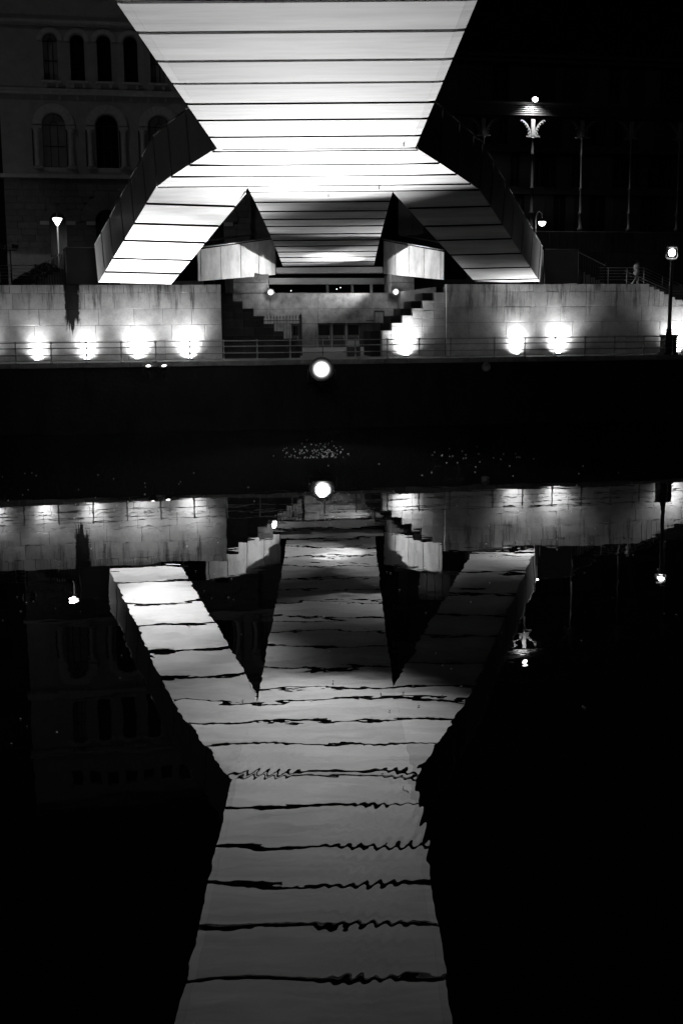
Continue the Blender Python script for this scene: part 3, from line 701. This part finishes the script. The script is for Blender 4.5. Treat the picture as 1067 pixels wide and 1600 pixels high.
# ------------------------------------------------------------------ arched stone building on the left bank
bd = thing('arched_stone_building', 'large dark stone building with rows of round arched windows and half columns', 'building', (-25.15,90.35,0), TH)
def arc(uc, zc, r, n=12, a0=0, a1=math.pi): return [(uc+r*math.cos(a0+(a1-a0)*k/n), zc+r*math.sin(a0+(a1-a0)*k/n)) for k in range(n+1)]
def bay_wall(u0,u1,z0,z1,uc,r,zsill,zspr,m,depth=0.45,name='wall',n=14):
    """wall piece u0..u1 x z0..z1 with one round-arched opening, with real reveals"""
    mb = MB(); f = lambda p,y: (p[0],y,p[1])
    A = arc(uc,zspr,r,n)           # right -> left over the top
    for y,flip in ((0.0,False),(depth,True)):
        mb.add([f(p,y) for p in [(u0,z0),(uc-r,z0),(uc-r,z1 if False else zspr),(u0,zspr)]],[(0,1,2,3)])
        mb.add([f(p,y) for p in [(uc+r,z0),(u1,z0),(u1,zspr),(uc+r,zspr)]],[(0,1,2,3)])
        mb.add([f(p,y) for p in [(uc-r,z0),(uc+r,z0),(uc+r,zsill),(uc-r,zsill)]],[(0,1,2,3)])
        T = []
        for k,(a,b) in enumerate(A):
            ang = math.pi*k/n
            if ang < math.pi/4: T.append((u1, zspr+(z1-zspr)*math.tan(ang)))
            elif ang > 3*math.pi/4: T.append((u0, zspr+(z1-zspr)*math.tan(math.pi-ang)))
            else: 
                c = math.cos(ang)/math.sin(ang)
                T.append((uc + (u1-uc if c > 0 else uc-u0)*c, z1))
        for k in range(n): mb.add([f(A[k],y),f(T[k],y),f(T[k+1],y),f(A[k+1],y)],[(0,1,2,3)])
        # corner fill triangles
        for c,(i) in (((u1,z1),[k for k in range(n) if math.pi*k/n < math.pi/4 <= math.pi*(k+1)/n]),((u0,z1),[k for k in range(n) if math.pi*k/n < 3*math.pi/4 <= math.pi*(k+1)/n])):
            for k in i: mb.add([f(T[k],y),f(c,y),f(T[k+1],y)],[(0,1,2)])
    out = [(uc+r,zsill)]+A+[(uc-r,zsill)]
    for a,b in zip(out,out[1:]+out[:1]): mb.add([f(a,0),f(b,0),f(b,depth),f(a,depth)],[(0,1,2,3)])
    return mb.build(name, m, bd)
def arch_window(uc,r,zsill,zspr,y,pale,bars=True):
    mb = MB(); A = arc(uc,zspr,r,14); pts = [(uc+r,zsill)]+A+[(uc-r,zsill)]
    w = MB().slab([(p[0],y,p[1]) for p in pts],(0,1,0),0.04).build('window', M['panepale'] if pale else M['panedark'], bd)
    fr = MB(); ro = [(p[0],y-0.03,p[1]) for p in pts]; fr.tube(ro+[ro[0]],0.045,5)
    if bars:
        for x in (-r*0.33,r*0.33): fr.box(uc+x-0.025,uc+x+0.025,y-0.05,y-0.01,zsill,zspr)
        for z in (zspr,zsill+(zspr-zsill)*0.5): fr.box(uc-r,uc+r,y-0.052,y-0.008,z-0.03,z+0.03)
        c = arc(uc,zspr,r*0.33,8); fr.tube([(p[0],y-0.03,p[1]) for p in c],0.025,5)
        fr.box(uc-0.02,uc+0.02,y-0.05,y-0.01,zspr+r*0.33,zspr+r)
    fr.build('frame', M['winframe'], w)
    return w
def archivolt(uc,zc,r0,r1,y0,nst,m='facadetrim'):
    for k in range(nst):
        a0,a1 = math.pi*k/nst+0.006, math.pi*(k+1)/nst-0.006
        q = [(uc+r0*math.cos(a0),zc+r0*math.sin(a0)),(uc+r1*math.cos(a0),zc+r1*math.sin(a0)),(uc+r1*math.cos((a0+a1)/2),zc+r1*math.sin((a0+a1)/2)),(uc+r1*math.cos(a1),zc+r1*math.sin(a1)),(uc+r0*math.cos(a1),zc+r0*math.sin(a1))]
        MB().slab([(p[0],y0,p[1]) for p in q],(0,1,0),-y0-0.001 if y0<0 else 0.1).build('arch_stone', M[m], bd)
# storeys: ground up to z 17.1, main 17.45-23.2, upper 23.6-28.2, attic above
PITCH = 3.93; U1 = 3.83; NB = 5
edges = [0.0]+[U1+PITCH*(i+0.5) for i in range(NB)]
for i in range(NB):
    uc = U1+PITCH*i; a,b = edges[i],edges[i+1]
    bay_wall(a,b,17.42,23.15,uc,0.83,17.62,21.02,M['facade'])
    arch_window(uc,0.83,17.95,21.02,0.32,i in (0,2,4))
    MB().box(uc-0.84,uc+0.84,0.12,0.30,17.63,17.94).build('sill', M['facadetrim'], bd)
    archivolt(uc,21.02,0.90,1.52,-0.15,11)
    for s in (-1,1):
        x = uc+s*1.24
        MB().box(x-0.34,x+0.34,-0.22,-0.005,20.72,20.93).build('capital', M['facadetrim'], bd)
        MB().lathe([(0.26,17.98),(0.22,18.12),(0.19,18.2),(0.17,20.4),(0.24,20.55),(0.31,20.715)],12,(x,-0.10,0)).build('half_column', M['facadetrim'], bd)
        MB().box(x-0.33,x+0.33,-0.24,-0.005,17.84,17.975).build('column_base', M['facadetrim'], bd)
        MB().box(x-0.36,x-0.27,-0.03,-0.004,17.98,20.70).build('pilaster_edge', M['winframe'], bd)
# upper storey, double rhythm
P2 = PITCH/2; e2 = [0.0]+[U1+P2*(i+0.5) for i in range(NB*2-1)]
for i in range(NB*2-1):
    uc = U1+P2*i; a,b = e2[i],e2[i+1]
    bay_wall(a,b,23.62,28.05,uc,0.52,24.25,27.05,M['facade'])
    arch_window(uc,0.52,24.25,27.05,0.34,i in (0,4,8), bars=i in (0,4,8))
    archivolt(uc,27.05,0.60,0.92,-0.10,7)
    for s in (-0.42,0.42):
        MB().hexa([(uc+s-0.09,-0.10,23.72),(uc+s+0.09,-0.10,23.72),(uc+s+0.09,0,23.72),(uc+s-0.09,0,23.72)],[(uc+s-0.12,-0.26,24.0),(uc+s+0.12,-0.26,24.0),(uc+s+0.12,0,24.0),(uc+s-0.12,0,24.0)]).build('corbel', M['facadetrim'], bd)
    MB().box(uc-0.7,uc+0.7,-0.28,-0.005,24.03,24.17).build('sill', M['facadetrim'], bd)
# cornices
UE = e2[-1]
for z0,z1,p in ((17.12,17.40,0.22),(23.17,23.36,0.30),(23.362,23.60,0.18),(28.07,28.22,0.16),(28.222,28.45,0.30)):
    MB().box(-0.2,UE,-p,0.45,z0,z1).build('cornice', M['facadetrim'], bd)
u = 3.0
while u < UE-0.3:
    MB().box(u,u+0.14,-0.15,-0.004,22.83,23.165).build('dentil', M['facadetrim'], bd); u += 1.31
# attic with small square windows
for i in range(11):
    uc = 3.4+1.45*i
    w = MB().box(uc-0.4,uc+0.4,0.25,0.3,30.2,31.1).build('window', M['panedark'], bd)
at = MB(); zz = [(28.46,30.0),(31.3,33.0)]
for a,b in zz: at.box(0,UE,0,0.4,a,b)
prev = 0
for i in range(12):
    uc = 3.4+1.45*i; nx = uc-0.45 if i < 11 else UE
    at.box(prev,nx,0.001,0.4,30.001,31.299); prev = uc+0.45
at.build('attic_wall', M['facade'], bd)
# ground storey of coursed blocks, skipping the two arch heads
arches = [(3.83,14.0,1.07,0.62),(7.5,14.0,1.95,0.85),(11.6,14.0,1.95,0.85),(15.6,14.0,1.95,0.85)]
for uc,zc,ro,ri in arches:
    archivolt(uc,zc,ri,ro,-0.06,13,'rust')
    pts = [(uc+ri,8.4)]+arc(uc,zc,ri,12)+[(uc-ri,8.4)]
    w = MB().slab([(p[0],0.30,p[1]) for p in pts],(0,1,0),0.05).build('door_opening', M['panedark'], bd)
    MB().box(uc-0.03,uc+0.03,0.24,0.295,8.4,zc+ri*0.9).build('frame', M['winframe'], w)
z = 11.5; row = 0
bm_block_count = 0
while z < 17.0:
    z1 = min(z+0.475,17.1); u = 0.0; row += 1
    while u < 18.5:
        L = random.uniform(0.8,1.6); e = min(u+L,18.6)
        zc_ = (z+z1)/2; clip = False
        for uc,zc,ro,ri in arches:
            if zc_ > zc-0.05:
                hw = math.sqrt(max(0,ro*ro-(zc_-zc)**2)) if zc_-zc < ro else 0
            else: hw = ri
            if hw > 0 and u < uc+hw and e > uc-hw:
                if u < uc-hw-0.15: e = uc-hw
                else: clip = True; nu = uc+hw
        if clip: u = nu+0.001; continue
        MB().chbox(u+0.008,e-0.008,0.0+random.uniform(0,0.02),0.35,z+0.006,z1-0.006,0.018).build('stone', M['rust'], bd); u = e
    z = z1
MB().box(0,UE,0.355,0.45,8.3,17.1).build('wall_core', M['rust'], bd)
prev = 0
for uc,zc,ro,ri in arches+[(UE,0,0,0)]:
    MB().box(prev,uc-ri,0.0,0.35,8.3,11.495).build('plinth', M['rust'], bd); prev = uc+ri
for uc,zc,ro,ri in arches:
    for s in (-1,1):
        MB().box(uc+s*(ri+0.35)-0.34,uc+s*(ri+0.35)+0.34,-0.12,-0.003,zc-0.32,zc-0.04).build('impost', M['facadetrim'], bd)
# building body and roof
MB().box(0.02,UE,0.46,22,8.3,33.0).build('building_body', M['facade'], bd)
MB().box(-0.5,UE,-0.6,22.5,33.01,33.4).build('roof', M['darkmetal'], bd)
# darker neighbour to its left
nb = thing('plain_dark_building', 'plain dark building wall at the left photo edge beside the arched stone building', 'building', (-45,94,0), TH)
MB().box(0,19.2,0,14,8.3,30).build('wall', M['clad'], nb)
for i in range(5):
    for j in range(4):
        w = MB().box(2+3.4*i,3.3+3.4*i,-0.03,-0.005,11+4.6*j,13.4+4.6*j).build('window', M['panedark'], nb)
MB().box(-0.3,19.4,-0.3,14.3,30.01,30.4).build('roof', M['darkmetal'], nb)

# ------------------------------------------------------------------ dark slab building on the right
R0 = Vector((0,118,0))
rb = thing('dark_clad_building', 'very dark long building clad in vertical panels behind the iron arcade', 'building', R0, TH)
rr = random.Random(11)
for j,(z0,z1) in enumerate(((14.8,18.9),(19.4,23.0),(23.5,27.2),(27.7,31.6))):
    u = 6.0
    while u < 40:
        L = rr.choice((0.9,1.3,1.7))
        isw = rr.random() < 0.28
        if isw:
            w = MB().box(u+0.03,u+L-0.03,0.12,0.16,z0+0.3,z1-0.4).build('window', M['panedark'], rb)
            MB().box(u+L/2-0.03,u+L/2+0.03,0.08,0.119,z0+0.3,z1-0.4).build('frame', M['winframe'], w)
            MB().box(u+0.03,u+L-0.03,0.0,0.17,z0,z0+0.29).build('sill', M['clad'], rb)
        else:
            MB().box(u+0.02,u+L-0.02,rr.uniform(0,0.06),0.2,z0,z1).build('cladding_panel', M['clad'], rb)
        u += L
    MB().box(5.5,40.5,-0.25,0.2,z1+0.02,z1+0.48).build('floor_band', M['darkmetal'], rb)
MB().box(6,40,0.25,14,8.3,31.6).build('building_body', M['black'], rb)
MB().box(5.6,40.4,-0.4,14.2,32.1,32.4).build('roof', M['darkmetal'], rb)
for i in range(9):
    MB().box(6+3.8*i,9.6+3.8*i,0.02,0.24,8.4,14.2).build('cladding_panel', M['clad'], rb)

# terrace the arcade stands on
tw = thing('terrace_wall', 'dark terrace wall carrying the row of slender iron columns', 'wall', Vector((0,101,0)), TH)
for i in range(12):
    for j in range(3): MB().chbox(8+2.6*i+0.01,10.6+2.6*i-0.01,-0.6,0.2,8.34+1.85*j+0.01,8.34+1.85*(j+1)-0.01,0.03).build('stone', M['darkstone'], tw)
MB().box(8,39.3,0.21,8.0,8.34,13.9).build('terrace_floor', M['darkstone'], tw)
# iron arcade with canopy
ac = thing('iron_arcade', 'slender iron columns with curved brackets under a slatted canopy', 'canopy', Vector((0,101,0)), TH)
cps = [12.58,16.98,21.48,26.02,30.57,35.1]
cproto = MB().lathe([(0.26,13.92),(0.26,14.2),(0.17,14.3),(0.15,15.3),(0.20,15.4),(0.20,15.55),(0.13,15.65),(0.115,17.4),(0.17,17.5),(0.17,17.65),(0.11,17.75),(0.10,20.3),(0.15,20.4),(0.11,20.55),(0.10,21.6),(0.16,21.7),(0.16,21.8)],12).build('column', M['castiron'], ac)
parts = [cproto]
cap = MB().box(-0.62,0.62,-0.09,0.09,21.82,21.93).box(-0.16,0.16,-0.12,0.12,21.94,23.3).build('column_capital', M['capital'], ac)
def bracket(s):
    pr = [(0.17,21.95)]+[(0.17+1.35*(1-math.cos(a)),21.95+1.45*math.sin(a)) for a in [math.pi/2*k/9 for k in range(1,10)]]
    mb = MB()
    for k in range(len(pr)-1):
        w0 = 0.42*(1-k/9)+0.10; w1 = 0.42*(1-(k+1)/9)+0.10
        (a,za),(b,zb) = pr[k],pr[k+1]
        mb.hexa([(s*a,-0.06,za),(s*b,-0.06,zb),(s*b,0.06,zb),(s*a,0.06,za)],[(s*(a+w0*0.6),-0.06,za-w0*0.2),(s*(b+w1*0.3),-0.06,zb-w1),(s*(b+w1*0.3),0.06,zb-w1),(s*(a+w0*0.6),0.06,za-w0*0.2)])
    return mb.build('bracket', M['capital'], ac)
b1,b2 = bracket(1),bracket(-1)
for i,u in enumerate(cps):
    for p in (cproto,cap,b1,b2):
        o = p if i == 0 else p.copy()
        if i: col.objects.link(o)
        o.location = (u,0,0)
MB().box(7,39,-0.15,0.15,23.42,23.58).build('beam', M['canopy'], ac)
for k in range(6):
    MB().box(7,39,-0.3+0.05*k,-0.22+0.05*k,23.60+0.17*k,23.67+0.17*k).build('slat', M['canopy'], ac)
u = 7.0
MB().box(7,39,0.2,6,24.6,24.75).build('canopy_roof', M['darkmetal'], ac)
cl = thing('canopy_lamp', 'dazzling lamp fixed at the slatted canopy edge above the iron column', 'lamp', Vector((0,101,0)) + Vector((16.85*CT,16.85*ST,24.85)), TH)
cl.location = Vector((16.85*CT+0.85*ST,101+16.85*ST-0.85*CT,24.8))
MB().lathe([(0.03,0.24),(0.09,0.2),(0.13,0.15)],12).build('housing', M['darkmetal'], cl)
MB().lathe([(0.12,0.148),(0.22,0.08),(0.25,-0.02),(0.2,-0.13),(0.1,-0.2),(0.02,-0.22)],16).build('lens', M['lens_canopy'], cl)
MB().tube([(0,0,0.1),(0,0.85,0.05)],0.03,6).build('bracket', M['iron'], cl)
spot('lamp', (0,-0.05,-0.24), (0.0,0.75,-2.0), POW['canopy'], 130, 0.8, 0.1, cl)

# ------------------------------------------------------------------ person walking on the wall top
def person(loc, rz):
    t = thing('person', 'person in pale shirt walking behind the upper steel handrail, one hand raised', 'person', loc, rz)
    # local: faces +X, z up, metres
    J = {}
    verts = []; edges = []; rad = []
    def V(n,p,r,par=None):
        J[n] = len(verts); verts.append(p); rad.append(r)
        if par: edges.append((J[par],J[n]))
    V('pelvis',(0,0,0.93),0.13); V('belly',(0.0,0,1.08),0.12,'pelvis'); V('chest',(0.01,0,1.28),0.14,'belly'); V('neckb',(0.02,0,1.42),0.07,'chest'); V('neck',(0.05,0,1.49),0.05,'neckb')
    V('head',(0.08,0,1.57),0.085,'neck'); V('crown',(0.085,0,1.65),0.08,'head'); V('nose',(0.165,0,1.575),0.018,'head')
    for s,n in ((1,'l'),(-1,'r')):
        V('hip'+n,(0,s*0.09,0.88),0.09,'pelvis')
        kx = 0.16 if s > 0 else -0.02; fx = 0.18 if s > 0 else -0.30
        V('knee'+n,(kx,s*0.09,0.49),0.058,'hip'+n); V('ank'+n,(fx,s*0.09,0.09 if s>0 else 0.12),0.038,'knee'+n)
        V('ball'+n,(fx+0.14,s*0.095,0.035 if s>0 else 0.03),0.035,'ank'+n); V('toe'+n,(fx+0.2,s*0.095,0.03),0.022,'ball'+n)
        V('sh'+n,(0.01,s*0.17,1.38),0.062,'chest')
        if s > 0:
            V('el'+n,(0.06,s*0.22,1.12),0.042,'sh'+n); V('wr'+n,(0.20,s*0.12,1.36),0.028,'el'+n); V('ha'+n,(0.20,s*0.08,1.44),0.032,'wr'+n)
        else:
            V('el'+n,(-0.08,s*0.22,1.12),0.042,'sh'+n); V('wr'+n,(0.04,s*0.24,0.90),0.028,'el'+n); V('ha'+n,(0.07,s*0.24,0.83),0.032,'wr'+n)
        for k in range(4):
            hx,hy,hz = verts[J['ha'+n]]; up = 1 if s > 0 else -1
            V('f%d%s'%(k,n),(hx-0.03+0.02*k,hy,hz+up*(0.055-0.004*abs(k-1.5))),0.008,'ha'+n); V('g%d%s'%(k,n),(hx-0.03+0.02*k+0.01,hy-0.01*s,hz+up*0.085),0.007,'f%d%s'%(k,n))
        V('th'+n,(hx-0.045,hy,hz+up*0.02),0.009,'ha'+n)
    me = bpy.data.meshes.new('body'); me.from_pydata(verts,edges,[]); me.materials.append(M['skin'])
    o = bpy.data.objects.new('body',me); col.objects.link(o); o.parent = t
    md = o.modifiers.new('skin','SKIN'); sd = o.modifiers.new('sub','SUBSURF'); sd.levels = 1; sd.render_levels = 2
    sl = me.skin_vertices[0].data
    for i,r in enumerate(rad): sl[i].radius = (r,r)
    sl[0].use_root = True
    for p in me.polygons: p.use_smooth = True
    def cloth(name, chain, m, extra=0.02):
        mb = MB()
        for pts,rs in chain: mb.tube(pts,[r+extra for r in rs],12)
        return mb.build(name, M[m], t)
    P = lambda n: verts[J[n]]
    cloth('shirt',[([(0,0,0.84),P('pelvis'),P('belly'),P('chest'),(0.015,0,1.40),P('neckb')],[0.15,0.15,0.13,0.155,0.12,0.06]),
                   ([P('shl'),P('ell')],[0.065,0.055]),([P('ell'),P('wrl')],[0.05,0.036]),([P('shr'),P('elr')],[0.065,0.055]),([P('elr'),P('wrr')],[0.05,0.036])],'shirt',0.035)
    cloth('trousers',[([(0,0,0.95),P('hipl'),P('kneel'),P('ankl')],[0.12,0.10,0.075,0.06]),([(0,0,0.95),P('hipr'),P('kneer'),P('ankr')],[0.12,0.10,0.075,0.06])],'trousers',0.025)
    h = MB().lathe([(0.06,-0.10),(0.10,-0.05),(0.108,0.02),(0.09,0.075),(0.04,0.105)],14); h.v = [(x-0.02,y*0.92,z) for x,y,z in h.v]
    h.v = [(x+0.075,y,z+1.635) for x,y,z in h.v]; h.build('hair', M['hair'], t)
    return t
pl = W(20.25,2.35,8.33); person(pl, TH)

# foam flecks and modelled lamp glints on the river, mostly around the floodlight's mirror image
fm = MB(); rf = random.Random(5)
def fleck(x,y,s):
    n = 5; a0 = rf.random()*6; fm.add([(x+2.2*s*math.cos(a0+2*math.pi*k/n)*rf.uniform(.6,1.2),y+s*1.6*math.sin(a0+2*math.pi*k/n)*rf.uniform(.6,1.2),0.012) for k in range(n)]+[(x,y,0.03)],[(k,(k+1)%n,n) for k in range(n)])
for k in range(130):
    y = 52.5+abs(rf.gauss(0,1))*3.0; fleck(-1.0+rf.gauss(0,0.85), y, rf.uniform(0.006,0.02))
for k in range(45): fleck(-0.35+rf.gauss(0,0.22), rf.uniform(33.5,42), rf.uniform(0.006,0.014))  # pale flecks standing in for glints of the floodlight on the water
for k in range(25): fleck(rf.uniform(4,9), rf.uniform(50,57), rf.uniform(0.01,0.02))
for k in range(150): 
    y = 16+34*rf.random(); fleck(rf.uniform(-0.32,0.32)*y, y, rf.uniform(0.004,0.008)*(1+y/30))
fo = kind(fm.build('foam_and_glints', M['foam']), 'stuff'); fo['label'] = 'tiny pale foam flecks and modelled lamp glints on the river surface'
